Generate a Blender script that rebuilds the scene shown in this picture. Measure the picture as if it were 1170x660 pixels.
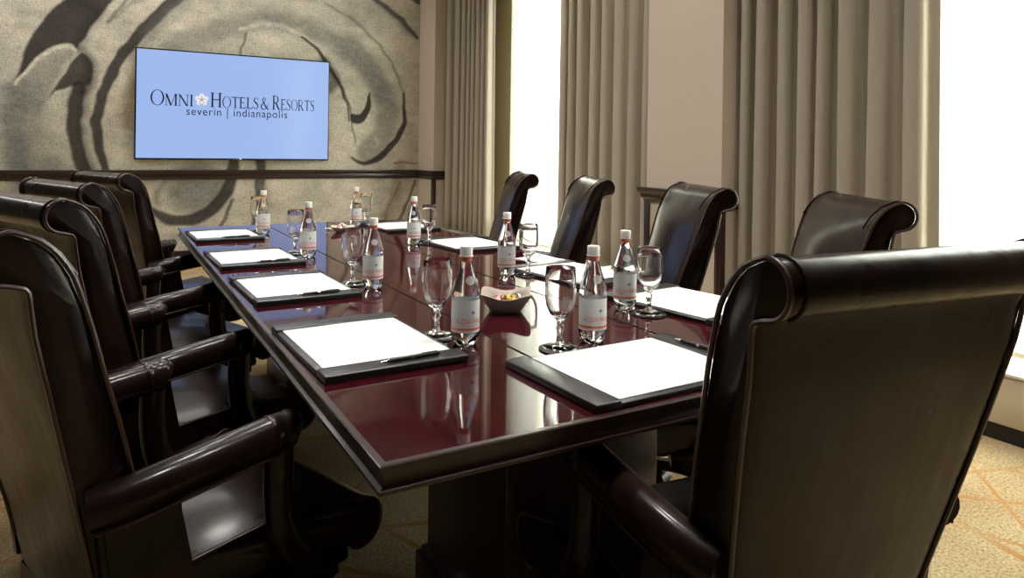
import bpy, bmesh, math, random
import numpy as np
from mathutils import Vector, Matrix

PI = math.pi
scene = bpy.context.scene
for o in list(bpy.data.objects):
    bpy.data.objects.remove(o, do_unlink=True)
COL = scene.collection

# ------------------------------------------------------------------ camera
YAW, ROLL, FPX = math.radians(30.0), math.radians(0.793), 797.7
fwd = Vector((math.sin(YAW), math.cos(YAW), 0)); rgt = Vector((math.cos(YAW), -math.sin(YAW), 0)); upv = Vector((0, 0, 1))
cr, sr = math.cos(ROLL), math.sin(ROLL)
cx_ = rgt * cr + upv * sr
cy_ = -rgt * sr + upv * cr
cz_ = -fwd
cd = bpy.data.cameras.new('camera')
cam = bpy.data.objects.new('camera', cd); COL.objects.link(cam)
cam.matrix_world = Matrix(((cx_.x, cy_.x, cz_.x, 0), (cx_.y, cy_.y, cz_.y, 0), (cx_.z, cy_.z, cz_.z, 1.2), (0, 0, 0, 1)))
cd.sensor_width = 36; cd.lens = FPX * 36 / 1170; cd.shift_y = -(330 - 173.4) / 1170
cd.clip_start = 0.05; cd.clip_end = 200
scene.camera = cam

# ------------------------------------------------------------------ light and exposure
SKY = 17.0            # bright overcast daylight
FILL_LAMP = 11.5          # each added fill downlight, watts
EXPO = 0.0
w = bpy.data.worlds.new('world'); scene.world = w; w.use_nodes = True
nt = w.node_tree; nt.nodes.clear()
out = nt.nodes.new('ShaderNodeOutputWorld'); bg = nt.nodes.new('ShaderNodeBackground')
bg.inputs[0].default_value = (1.0, 1.0, 0.985, 1); bg.inputs[1].default_value = SKY
nt.links.new(bg.outputs[0], out.inputs[0])
scene.view_settings.view_transform = 'Standard'
scene.view_settings.look = 'None'
scene.view_settings.exposure = EXPO
scene.view_settings.gamma = 1
scene.view_settings.use_curve_mapping = False

# the setting's measures (metres): table axis along y, camera above the origin
XF = 3.25            # faces of the window-side piers
XO = 3.66            # inner face of the outer wall behind the curtains
YB = 7.9             # back wall
XL, YN, ZC = -2.5, -4.6, 3.5
WIN = [(4.02, 6.10), (0.45, 1.95)]      # window openings along y
WZ0, WZ1 = 0.34, 3.36


def portal(y0, y1):
    ld = bpy.data.lights.new('window_daylight', 'AREA'); ld.shape = 'RECTANGLE'
    ld.size = y1 - y0; ld.size_y = WZ1 - WZ0; ld.cycles.is_portal = True
    o = bpy.data.objects.new('window_daylight', ld); COL.objects.link(o)
    o.location = (XO + 0.2, (y0 + y1) / 2, (WZ0 + WZ1) / 2)
    o.rotation_euler = (PI / 2, 0, PI / 2)
for a, b in WIN:
    portal(a, b)


# ------------------------------------------------------------------ materials
def srgb(r, g, b):
    def f(c):
        c /= 255
        return c / 12.92 if c <= 0.04045 else ((c + 0.055) / 1.055) ** 2.4
    return (f(r), f(g), f(b), 1)


def mat(name, col, rough=0.5, metal=0, spec=0.5, coat=0, coat_rough=0.05, coat_ior=1.5, ior=1.5, trans=0, alpha=1, emit=None, estr=0, sheen=0):
    m = bpy.data.materials.new(name); m.use_nodes = True
    b = m.node_tree.nodes['Principled BSDF']
    b.inputs['Base Color'].default_value = col; b.inputs['Roughness'].default_value = rough
    b.inputs['Metallic'].default_value = metal; b.inputs['Specular IOR Level'].default_value = spec
    b.inputs['Coat Weight'].default_value = coat; b.inputs['Coat Roughness'].default_value = coat_rough
    b.inputs['Coat IOR'].default_value = coat_ior
    b.inputs['IOR'].default_value = ior; b.inputs['Transmission Weight'].default_value = trans
    b.inputs['Alpha'].default_value = alpha; b.inputs['Sheen Weight'].default_value = sheen
    if emit:
        b.inputs['Emission Color'].default_value = emit; b.inputs['Emission Strength'].default_value = estr
    return m


def N(m, t, **kw):
    n = m.node_tree.nodes.new(t)
    for k, v in kw.items():
        setattr(n, k, v)
    return n


def L(m, a, b):
    m.node_tree.links.new(a, b)


def pb(m):
    return m.node_tree.nodes['Principled BSDF']


def coords(m, scale=(1, 1, 1), rot=(0, 0, 0), kind='Object'):
    tc = N(m, 'ShaderNodeTexCoord'); mp = N(m, 'ShaderNodeMapping')
    mp.inputs['Scale'].default_value = scale; mp.inputs['Rotation'].default_value = rot
    L(m, tc.outputs[kind], mp.inputs[0]); return mp.outputs[0]


def noise(m, vec, scale, detail=4, rough=0.55):
    n = N(m, 'ShaderNodeTexNoise'); n.inputs['Scale'].default_value = scale
    n.inputs['Detail'].default_value = detail; n.inputs['Roughness'].default_value = rough
    if vec is not None:
        L(m, vec, n.inputs['Vector'])
    return n.outputs['Fac']


def ramp(m, fac, stops):
    r = N(m, 'ShaderNodeValToRGB')
    while len(r.color_ramp.elements) < len(stops):
        r.color_ramp.elements.new(0.5)
    for e, (p, c) in zip(r.color_ramp.elements, stops):
        e.position = p; e.color = c
    L(m, fac, r.inputs[0]); return r.outputs[0]


def bump(m, h, strength=0.3, dist=0.002):
    b = N(m, 'ShaderNodeBump'); b.inputs['Strength'].default_value = strength; b.inputs['Distance'].default_value = dist
    L(m, h, b.inputs['Height']); L(m, b.outputs[0], pb(m).inputs['Normal'])


def math_(m, op, a, b=None, c=None):
    n = N(m, 'ShaderNodeMath', operation=op)
    for i, v in enumerate((a, b, c)):
        if v is None:
            continue
        if isinstance(v, (int, float)):
            n.inputs[i].default_value = v
        else:
            L(m, v, n.inputs[i])
    return n.outputs[0]


def leather(name, base, worn, rough):
    m = mat(name, base, rough, spec=0.10, coat=0.30, coat_rough=0.14)
    v = coords(m)
    big = noise(m, v, 5, 3)
    c = ramp(m, big, [(0.38, base), (0.72, worn)]); L(m, c, pb(m).inputs['Base Color'])
    r = ramp(m, noise(m, v, 9, 3), [(0.3, (rough - .05,) * 3 + (1,)), (0.7, (rough + .09,) * 3 + (1,))]); L(m, r, pb(m).inputs['Roughness'])
    v2 = coords(m, (1, 1, 0.35))
    wr = noise(m, v2, 9, 1)
    cre = noise(m, coords(m, (6, 6, 0.5)), 5, 2, 0.4)
    bump(m, math_(m, 'MULTIPLY_ADD', cre, 0.8, wr), 0.22, 0.006)
    return m


M_LEATHER = leather('espresso_leather', (0.0095, 0.0043, 0.0036, 1), (0.0190, 0.0084, 0.0060, 1), 0.31)
M_PIPING = mat('leather_piping', (0.040, 0.014, 0.010, 1), 0.35, coat=0.25, coat_rough=0.2)
M_BLACKWOOD = mat('black_lacquered_wood', (0.006, 0.005, 0.005, 1), 0.25, coat=0.4)
M_PLASTIC = mat('black_plastic', (0.008, 0.008, 0.008, 1), 0.4)
M_CHROME = mat('polished_metal', (0.7, 0.7, 0.7, 1), 0.15, metal=1)


def wood(name, c1, c2, scale, rough, coat, coat_ior=1.5, coat_rough=0.05):
    m = mat(name, c1, rough, coat=coat, coat_ior=coat_ior, coat_rough=coat_rough)
    v = coords(m, (7, 0.55, 7)); n1 = noise(m, v, scale, 6, 0.65)
    L(m, ramp(m, n1, [(0.30, c1), (0.72, c2)]), pb(m).inputs['Base Color'])
    return m


M_CHERRY = wood('polished_cherry_veneer', (0.020, 0.0022, 0.0042, 1), (0.050, 0.0050, 0.0085, 1), 2.2, 0.25, 0.85, 1.6, 0.045)
pb(M_CHERRY).inputs['Specular IOR Level'].default_value = 0.0
M_CHERRY_DARK = wood('dark_cherry_wood', (0.016, 0.0048, 0.0045, 1), (0.036, 0.011, 0.009, 1), 2.6, 0.35, 0.35, 1.5, 0.12)
M_INLAY = mat('black_inlay', (0.003, 0.003, 0.003, 1), 0.3)
M_RAIL = wood('mahogany_rail', (0.012, 0.0036, 0.004, 1), (0.028, 0.008, 0.008, 1), 3, 0.3, 0.5, 1.5, 0.15)

M_PADLEATHER = mat('black_pad_leather', (0.010, 0.010, 0.011, 1), 0.38, coat=0.2, coat_rough=0.2)
v = coords(M_PADLEATHER); bump(M_PADLEATHER, noise(M_PADLEATHER, v, 420, 2), 0.25, 0.0008)
M_PAPER = mat('white_paper', (0.78, 0.78, 0.77, 1), 0.65)
v = coords(M_PAPER); bump(M_PAPER, noise(M_PAPER, v, 7, 2), 0.12, 0.006)
M_COASTER = mat('black_coaster', (0.008, 0.008, 0.009, 1), 0.35)
M_GLASS = mat('clear_glass', (1, 1, 1, 1), 0.0, ior=1.47, trans=1)
M_WATER = mat('clear_bottle', (0.97, 0.99, 1, 1), 0.01, ior=1.33, trans=1)
M_CAP = mat('white_cap', (0.80, 0.78, 0.74, 1), 0.4)
M_RED = mat('orange_red_print', srgb(222, 118, 92), 0.45)
M_LABEL = mat('frosted_white_label', (0.84, 0.86, 0.85, 1), 0.4, alpha=0.9)
M_SEAL = mat('silver_seal', (0.62, 0.64, 0.65, 1), 0.35, alpha=0.75)
M_NAVY = mat('navy_print', (0.05, 0.07, 0.13, 1), 0.5)
M_CERAMIC = mat('taupe_ceramic', srgb(160, 148, 136), 0.35)
M_DISH = mat('ivory_ceramic', srgb(205, 198, 180), 0.3)
M_CANDY = [mat('pink_wrapper', srgb(226, 178, 170), 0.25, coat=0.5), mat('yellow_wrapper', srgb(206, 172, 74), 0.25, coat=0.5),
           mat('white_wrapper', srgb(228, 224, 218), 0.25, coat=0.5), mat('purple_wrapper', srgb(92, 74, 100), 0.25, coat=0.5)]
M_SCREEN = mat('lit_blue_screen', (0.01, 0.01, 0.012, 1), 0.15, emit=srgb(160, 187, 240), estr=0.97)
M_BEZEL = mat('black_bezel', (0.006, 0.006, 0.007, 1), 0.25)
M_INK = mat('dark_navy_lettering', (0.012, 0.018, 0.045, 1), 0.6)
M_INK.node_tree.nodes['Principled BSDF'].inputs['Specular IOR Level'].default_value = 0.1
M_EMBLEM = mat('lit_white_emblem', (0.02, 0.02, 0.02, 1), 0.3, emit=srgb(238, 236, 240), estr=0.95)
M_EMBLEM2 = mat('emblem_grey', (0.1, 0.1, 0.12, 1), 0.5, emit=srgb(150, 140, 140), estr=0.6)

# walls: woven fabric covering
def woven(name, col, amp=0.06):
    m = mat(name, col, 0.8, spec=0.2)
    v = coords(m)
    n1 = noise(m, coords(m, (1, 1, 7)), 60, 3); n2 = noise(m, coords(m, (7, 7, 1)), 60, 3)
    s = math_(m, 'ADD', n1, n2)
    c1 = tuple(x * (1 - amp * 2) for x in col[:3]) + (1,); c2 = tuple(min(1, x * (1 + amp * 2)) for x in col[:3]) + (1,)
    L(m, ramp(m, math_(m, 'MULTIPLY', s, 0.5), [(0.35, c1), (0.65, c2)]), pb(m).inputs['Base Color'])
    return m

M_WALL = woven('beige_wall_fabric', srgb(196, 182, 164))
M_OUTER = mat('olive_beige_paint', srgb(184, 170, 128), 0.7)
M_CEIL = mat('taupe_ceiling', (0.17, 0.16, 0.15, 1), 0.9)
M_DARKWALL = woven('dark_brown_wall_fabric', (0.075, 0.058, 0.046, 1))
M_CABINET = mat('cream_enclosure', srgb(196, 184, 158), 0.5)
M_KICK = mat('black_kick', (0.008, 0.008, 0.008, 1), 0.5)
M_SILLTOP = mat('cream_sill', srgb(225, 220, 205), 0.4)
M_FRAME = mat('window_frame_paint', srgb(214, 206, 180), 0.5)
M_FACADE = mat('pale_stone', srgb(226, 226, 218), 0.8)
M_FACADEWIN = mat('far_window_glass', (0.1, 0.13, 0.15, 1), 0.1)

# drapes
M_DRAPE = mat('taupe_drape', srgb(172, 162, 142), 0.85, spec=0.15, sheen=0.25)
v = coords(M_DRAPE, (1, 1, 9)); bump(M_DRAPE, noise(M_DRAPE, v, 130, 2), 0.15, 0.001)
L(M_DRAPE, ramp(M_DRAPE, noise(M_DRAPE, v, 90, 2), [(0.3, srgb(152, 141, 124)), (0.7, srgb(172, 161, 143))]), pb(M_DRAPE).inputs['Base Color'])

_o = [n for n in M_DRAPE.node_tree.nodes if n.type == 'OUTPUT_MATERIAL'][0]
_t = N(M_DRAPE, 'ShaderNodeBsdfTranslucent'); _t.inputs[0].default_value = (0.80, 0.76, 0.64, 1)
_m = N(M_DRAPE, 'ShaderNodeMixShader'); _m.inputs[0].default_value = 0.10
L(M_DRAPE, pb(M_DRAPE).outputs[0], _m.inputs[1]); L(M_DRAPE, _t.outputs[0], _m.inputs[2]); L(M_DRAPE, _m.outputs[0], _o.inputs[0])


def two(name, f):
    m = bpy.data.materials.new(name); m.use_nodes = True; m.node_tree.nodes.clear()
    o = N(m, 'ShaderNodeOutputMaterial'); L(m, f(m), o.inputs[0]); return m


def mixsh(m, fac, a, b):
    x = N(m, 'ShaderNodeMixShader'); x.inputs[0].default_value = fac
    L(m, a, x.inputs[1]); L(m, b, x.inputs[2]); return x.outputs[0]


def f_sheer(m):
    t = N(m, 'ShaderNodeBsdfTransparent'); t.inputs[0].default_value = (1, 1, 0.97, 1)
    d = N(m, 'ShaderNodeBsdfTranslucent'); d.inputs[0].default_value = (0.92, 0.94, 0.86, 1)
    e = N(m, 'ShaderNodeBsdfDiffuse'); e.inputs[0].default_value = (0.85, 0.85, 0.76, 1)
    return mixsh(m, 0.42, mixsh(m, 0.45, d.outputs[0], e.outputs[0]), t.outputs[0])


def f_pane(m):
    t = N(m, 'ShaderNodeBsdfTransparent'); t.inputs[0].default_value = (0.97, 0.99, 0.97, 1)
    g = N(m, 'ShaderNodeBsdfGlossy'); g.inputs['Roughness'].default_value = 0.02
    return mixsh(m, 0.06, t.outputs[0], g.outputs[0])

M_SHEER = two('sheer_shade_fabric', f_sheer)
M_PANE = two('window_pane', f_pane)


def carpet():
    m = mat('patterned_carpet', srgb(190, 165, 115), 0.95, spec=0.1)
    tc = N(m, 'ShaderNodeTexCoord'); sp = N(m, 'ShaderNodeSeparateXYZ'); L(m, tc.outputs['Object'], sp.inputs[0])
    x, y = sp.outputs[0], sp.outputs[1]
    lines = None
    for ang, per, wd, off in ((0.35, 0.62, 0.016, 0.1), (1.25, 0.74, 0.016, 0.33), (2.35, 0.55, 0.014, 0.2), (2.9, 0.81, 0.02, 0.05), (0.8, 0.97, 0.012, 0.6)):
        p = math_(m, 'ADD', math_(m, 'MULTIPLY', x, math.cos(ang)), math_(m, 'MULTIPLY_ADD', y, math.sin(ang), off))
        f = math_(m, 'ABSOLUTE', math_(m, 'SUBTRACT', math_(m, 'FRACT', math_(m, 'DIVIDE', p, per)), 0.5))
        l = math_(m, 'LESS_THAN', f, wd)
        lines = l if lines is None else math_(m, 'MAXIMUM', lines, l)
    fade = ramp(m, noise(m, tc.outputs['Object'], 2.3, 2), [(0.35, (0.25,) * 3 + (1,)), (0.6, (0.95,) * 3 + (1,))])
    lines = math_(m, 'MULTIPLY', lines, fade)
    base = ramp(m, noise(m, tc.outputs['Object'], 110, 3, 0.7), [(0.32, srgb(134, 114, 84)), (0.5, srgb(196, 180, 146)), (0.7, srgb(220, 210, 184))])
    big = ramp(m, noise(m, tc.outputs['Object'], 1.7, 3), [(0.35, srgb(188, 158, 116)), (0.65, srgb(226, 218, 196))])
    mx = N(m, 'ShaderNodeMix', data_type='RGBA', blend_type='MULTIPLY'); mx.inputs[0].default_value = 0.65
    L(m, base, mx.inputs[6]); L(m, big, mx.inputs[7])
    m2 = N(m, 'ShaderNodeMix', data_type='RGBA'); L(m, lines, m2.inputs[0]); L(m, mx.outputs[2], m2.inputs[6]); m2.inputs[7].default_value = srgb(168, 118, 62)
    L(m, m2.outputs[2], pb(m).inputs['Base Color'])
    bump(m, noise(m, tc.outputs['Object'], 400, 2), 0.5, 0.004)
    return m

M_CARPET = carpet()


def mural_mat():
    m = mat('printed_mural_linen', (0.3, 0.27, 0.2, 1), 0.85, spec=0.15)
    a = N(m, 'ShaderNodeAttribute'); a.attribute_name = 'print'
    h = noise(m, coords(m, (1, 1, 9)), 26, 4, 0.7); g = noise(m, coords(m), 70, 3, 0.7); vv = noise(m, coords(m, (9, 1, 1)), 26, 3, 0.7)
    s = math_(m, 'MULTIPLY', math_(m, 'ADD', math_(m, 'ADD', h, g), vv), 0.3333)
    c = ramp(m, s, [(0.36, (0.40, 0.40, 0.41, 1)), (0.5, (1, 1, 1, 1)), (0.64, (1.5, 1.48, 1.44, 1))])
    mx = N(m, 'ShaderNodeMix', data_type='RGBA', blend_type='MULTIPLY'); mx.inputs[0].default_value = 1
    L(m, a.outputs['Color'], mx.inputs[6]); L(m, c, mx.inputs[7]); L(m, mx.outputs[2], pb(m).inputs['Base Color'])
    return m

M_MURAL = mural_mat()


# ------------------------------------------------------------------ mesh helpers
def sharp(bm, deg=38):
    lim = math.radians(deg)
    for f in bm.faces:
        f.smooth = True
    for e in bm.edges:
        if len(e.link_faces) == 2:
            if e.calc_face_angle(0) > lim:
                e.smooth = False


def obj(name, bm, material, parent=None, deg=38, fix=True):
    if fix:
        bmesh.ops.recalc_face_normals(bm, faces=bm.faces)
    bm.normal_update()
    sharp(bm, deg)
    me = bpy.data.meshes.new(name); bm.to_mesh(me); bm.free()
    for mt in (material if isinstance(material, (list, tuple)) else [material]):
        me.materials.append(mt)
    o = bpy.data.objects.new(name, me); COL.objects.link(o)
    if parent is not None:
        o.parent = parent
    return o


def thing(name, label, cat, loc=(0, 0, 0), rz=0, group=None):
    o = bpy.data.objects.new(name, None); COL.objects.link(o)
    o.empty_display_size = 0.1
    o.location = loc; o.rotation_euler = (0, 0, rz)
    return tag(o, label, cat, group)


def tag(o, label, cat, group=None):
    o['label'] = label; o['category'] = cat
    if group:
        o['group'] = group
    return o


def struct(name, bm, m, parent=None, deg=38):
    o = obj(name, bm, m, parent, deg)
    if parent is None:
        o['kind'] = 'structure'
    return o


def dup(root, loc, rz, label, group=None):
    """a copy of a thing with copies of its parts and sub-parts"""
    r = root.copy(); COL.objects.link(r); r.location = loc; r.rotation_euler = (0, 0, rz); r['label'] = label
    if group:
        r['group'] = group
    for ch in list(root.children):
        c = ch.copy(); COL.objects.link(c); c.parent = r
        for g in list(ch.children):
            d = g.copy(); COL.objects.link(d); d.parent = c
    return r


def box(bm, x0, x1, y0, y1, z0, z1, bev=0.0, seg=2):
    t = bmesh.new()
    bmesh.ops.create_cube(t, size=1)
    for v in t.verts:
        v.co = Vector(((x0 + x1) / 2 + v.co.x * (x1 - x0), (y0 + y1) / 2 + v.co.y * (y1 - y0), (z0 + z1) / 2 + v.co.z * (z1 - z0)))
    if bev > 0:
        bmesh.ops.bevel(t, geom=list(t.edges), offset=bev, segments=seg, affect='EDGES', profile=0.5)
    merge(bm, t)
    return bm


def merge(bm, t, mtx=None, mi=None):
    mp = {}
    for v in t.verts:
        mp[v] = bm.verts.new(mtx @ v.co if mtx else v.co)
    for f in t.faces:
        try:
            nf = bm.faces.new([mp[v] for v in f.verts])
            nf.material_index = f.material_index if mi is None else mi
        except ValueError:
            pass
    t.free()


def lathe(bm, prof, n=28, c=(0, 0, 0), mod=None):
    rings = []
    for r, z in prof:
        if r < 1e-6:
            rings.append([bm.verts.new((c[0], c[1], c[2] + z))])
        else:
            ring = []
            for i in range(n):
                a = 2 * PI * i / n; rr, zz = (r, z) if mod is None else mod(r, z, a)
                ring.append(bm.verts.new((c[0] + rr * math.cos(a), c[1] + rr * math.sin(a), c[2] + zz)))
            rings.append(ring)
    for A, B in zip(rings, rings[1:]):
        if len(A) == 1 and len(B) == 1:
            continue
        for i in range(n):
            j = (i + 1) % n
            if len(A) == 1:
                bm.faces.new([A[0], B[i], B[j]])
            elif len(B) == 1:
                bm.faces.new([A[i], A[j], B[0]])
            else:
                bm.faces.new([A[i], A[j], B[j], B[i]])
    return bm


def loft(bm, rings, caps=True, closed=True):
    R = [[bm.verts.new(p) for p in r] for r in rings]
    n = len(R[0])
    for A, B in zip(R, R[1:]):
        for i in range(n if closed else n - 1):
            j = (i + 1) % n
            bm.faces.new([A[i], A[j], B[j], B[i]])
    if caps and closed:
        bm.faces.new(R[0]); bm.faces.new(list(reversed(R[-1])))
    return bm


def tube(bm, pts, rad, n=8, cyc=False, sec=None):
    """round (or sec = (width, height) oval) bar along points, radii may vary"""
    pts = [Vector(p) for p in pts]; k = len(pts)
    rings = []; prev = None
    for i, p in enumerate(pts):
        if cyc:
            t = pts[(i + 1) % k] - pts[i - 1]
        else:
            t = pts[min(i + 1, k - 1)] - pts[max(i - 1, 0)]
        t.normalize()
        if prev is None:
            u = Vector((0, 1, 0)) if abs(t.y) < 0.9 else Vector((1, 0, 0))
        else:
            u = prev
        u = (u - t * u.dot(t)).normalized(); v = t.cross(u); prev = u
        r = rad[i] if isinstance(rad, (list, tuple)) else rad
        ru, rv = (r, r) if sec is None else (r * sec[0], r * sec[1])
        rings.append([p + u * ru * math.cos(2 * PI * a / n) + v * rv * math.sin(2 * PI * a / n) for a in range(n)])
    if cyc:
        rings.append(rings[0])
        R = [[bm.verts.new(q) for q in r] for r in rings[:-1]]
        for i in range(k):
            A, B = R[i], R[(i + 1) % k]
            for a in range(n):
                b = (a + 1) % n; bm.faces.new([A[a], A[b], B[b], B[a]])
    else:
        loft(bm, rings)
    return bm


def smooth_path(pts, sub=5, cyc=False):
    P = [Vector(p) for p in pts]; n = len(P); o = []
    for i in range(n if cyc else n - 1):
        if cyc:
            a, b, c, d = P[i - 1], P[i], P[(i + 1) % n], P[(i + 2) % n]
        else:
            a, b, c, d = P[max(i - 1, 0)], P[i], P[i + 1], P[min(i + 2, n - 1)]
        for s in range(sub):
            t = s / sub
            o.append(0.5 * ((2 * b) + (c - a) * t + (2 * a - 5 * b + 4 * c - d) * t * t + (3 * b - a - 3 * c + d) * t ** 3))
    if not cyc:
        o.append(P[-1])
    return o


def prism(bm, poly, z0, z1):
    """polygon in xy extruded in z"""
    return loft(bm, [[Vector((x, y, z0)) for x, y in poly], [Vector((x, y, z1)) for x, y in poly]])


def curve_text(body, size, spacing=1.0):
    cu = bpy.data.curves.new('lettering', 'FONT'); cu.body = body; cu.size = size; cu.align_x = 'LEFT'; cu.space_character = spacing
    cu.resolution_u = 4
    t = bpy.data.objects.new('lettering', cu); COL.objects.link(t)
    dg = bpy.context.evaluated_depsgraph_get(); dg.update()
    me = bpy.data.meshes.new_from_object(t.evaluated_get(dg))
    bpy.data.objects.remove(t, do_unlink=True); bpy.data.curves.remove(cu)
    vs = [v.co.copy() for v in me.vertices]; fs = [list(p.vertices) for p in me.polygons]
    bpy.data.meshes.remove(me)
    return vs, fs

# ================================================================== THE SETTING
bm = box(bmesh.new(), XL, 4.3, YN, YB + 0.1, -0.08, 0.0); struct('floor', bm, M_CARPET)
bm = box(bmesh.new(), XL, XO + 0.1, YN, YB + 0.1, ZC, ZC + 0.1); struct('ceiling', bm, M_CEIL)
bm = box(bmesh.new(), XL - 0.1, XL, YN, YB + 0.1, 0, ZC); struct('wall_left', bm, M_DARKWALL)
bm = box(bmesh.new(), XL, XO + 0.15, YN - 0.1, YN, 0, ZC); struct('wall_front', bm, M_DARKWALL)

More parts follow.
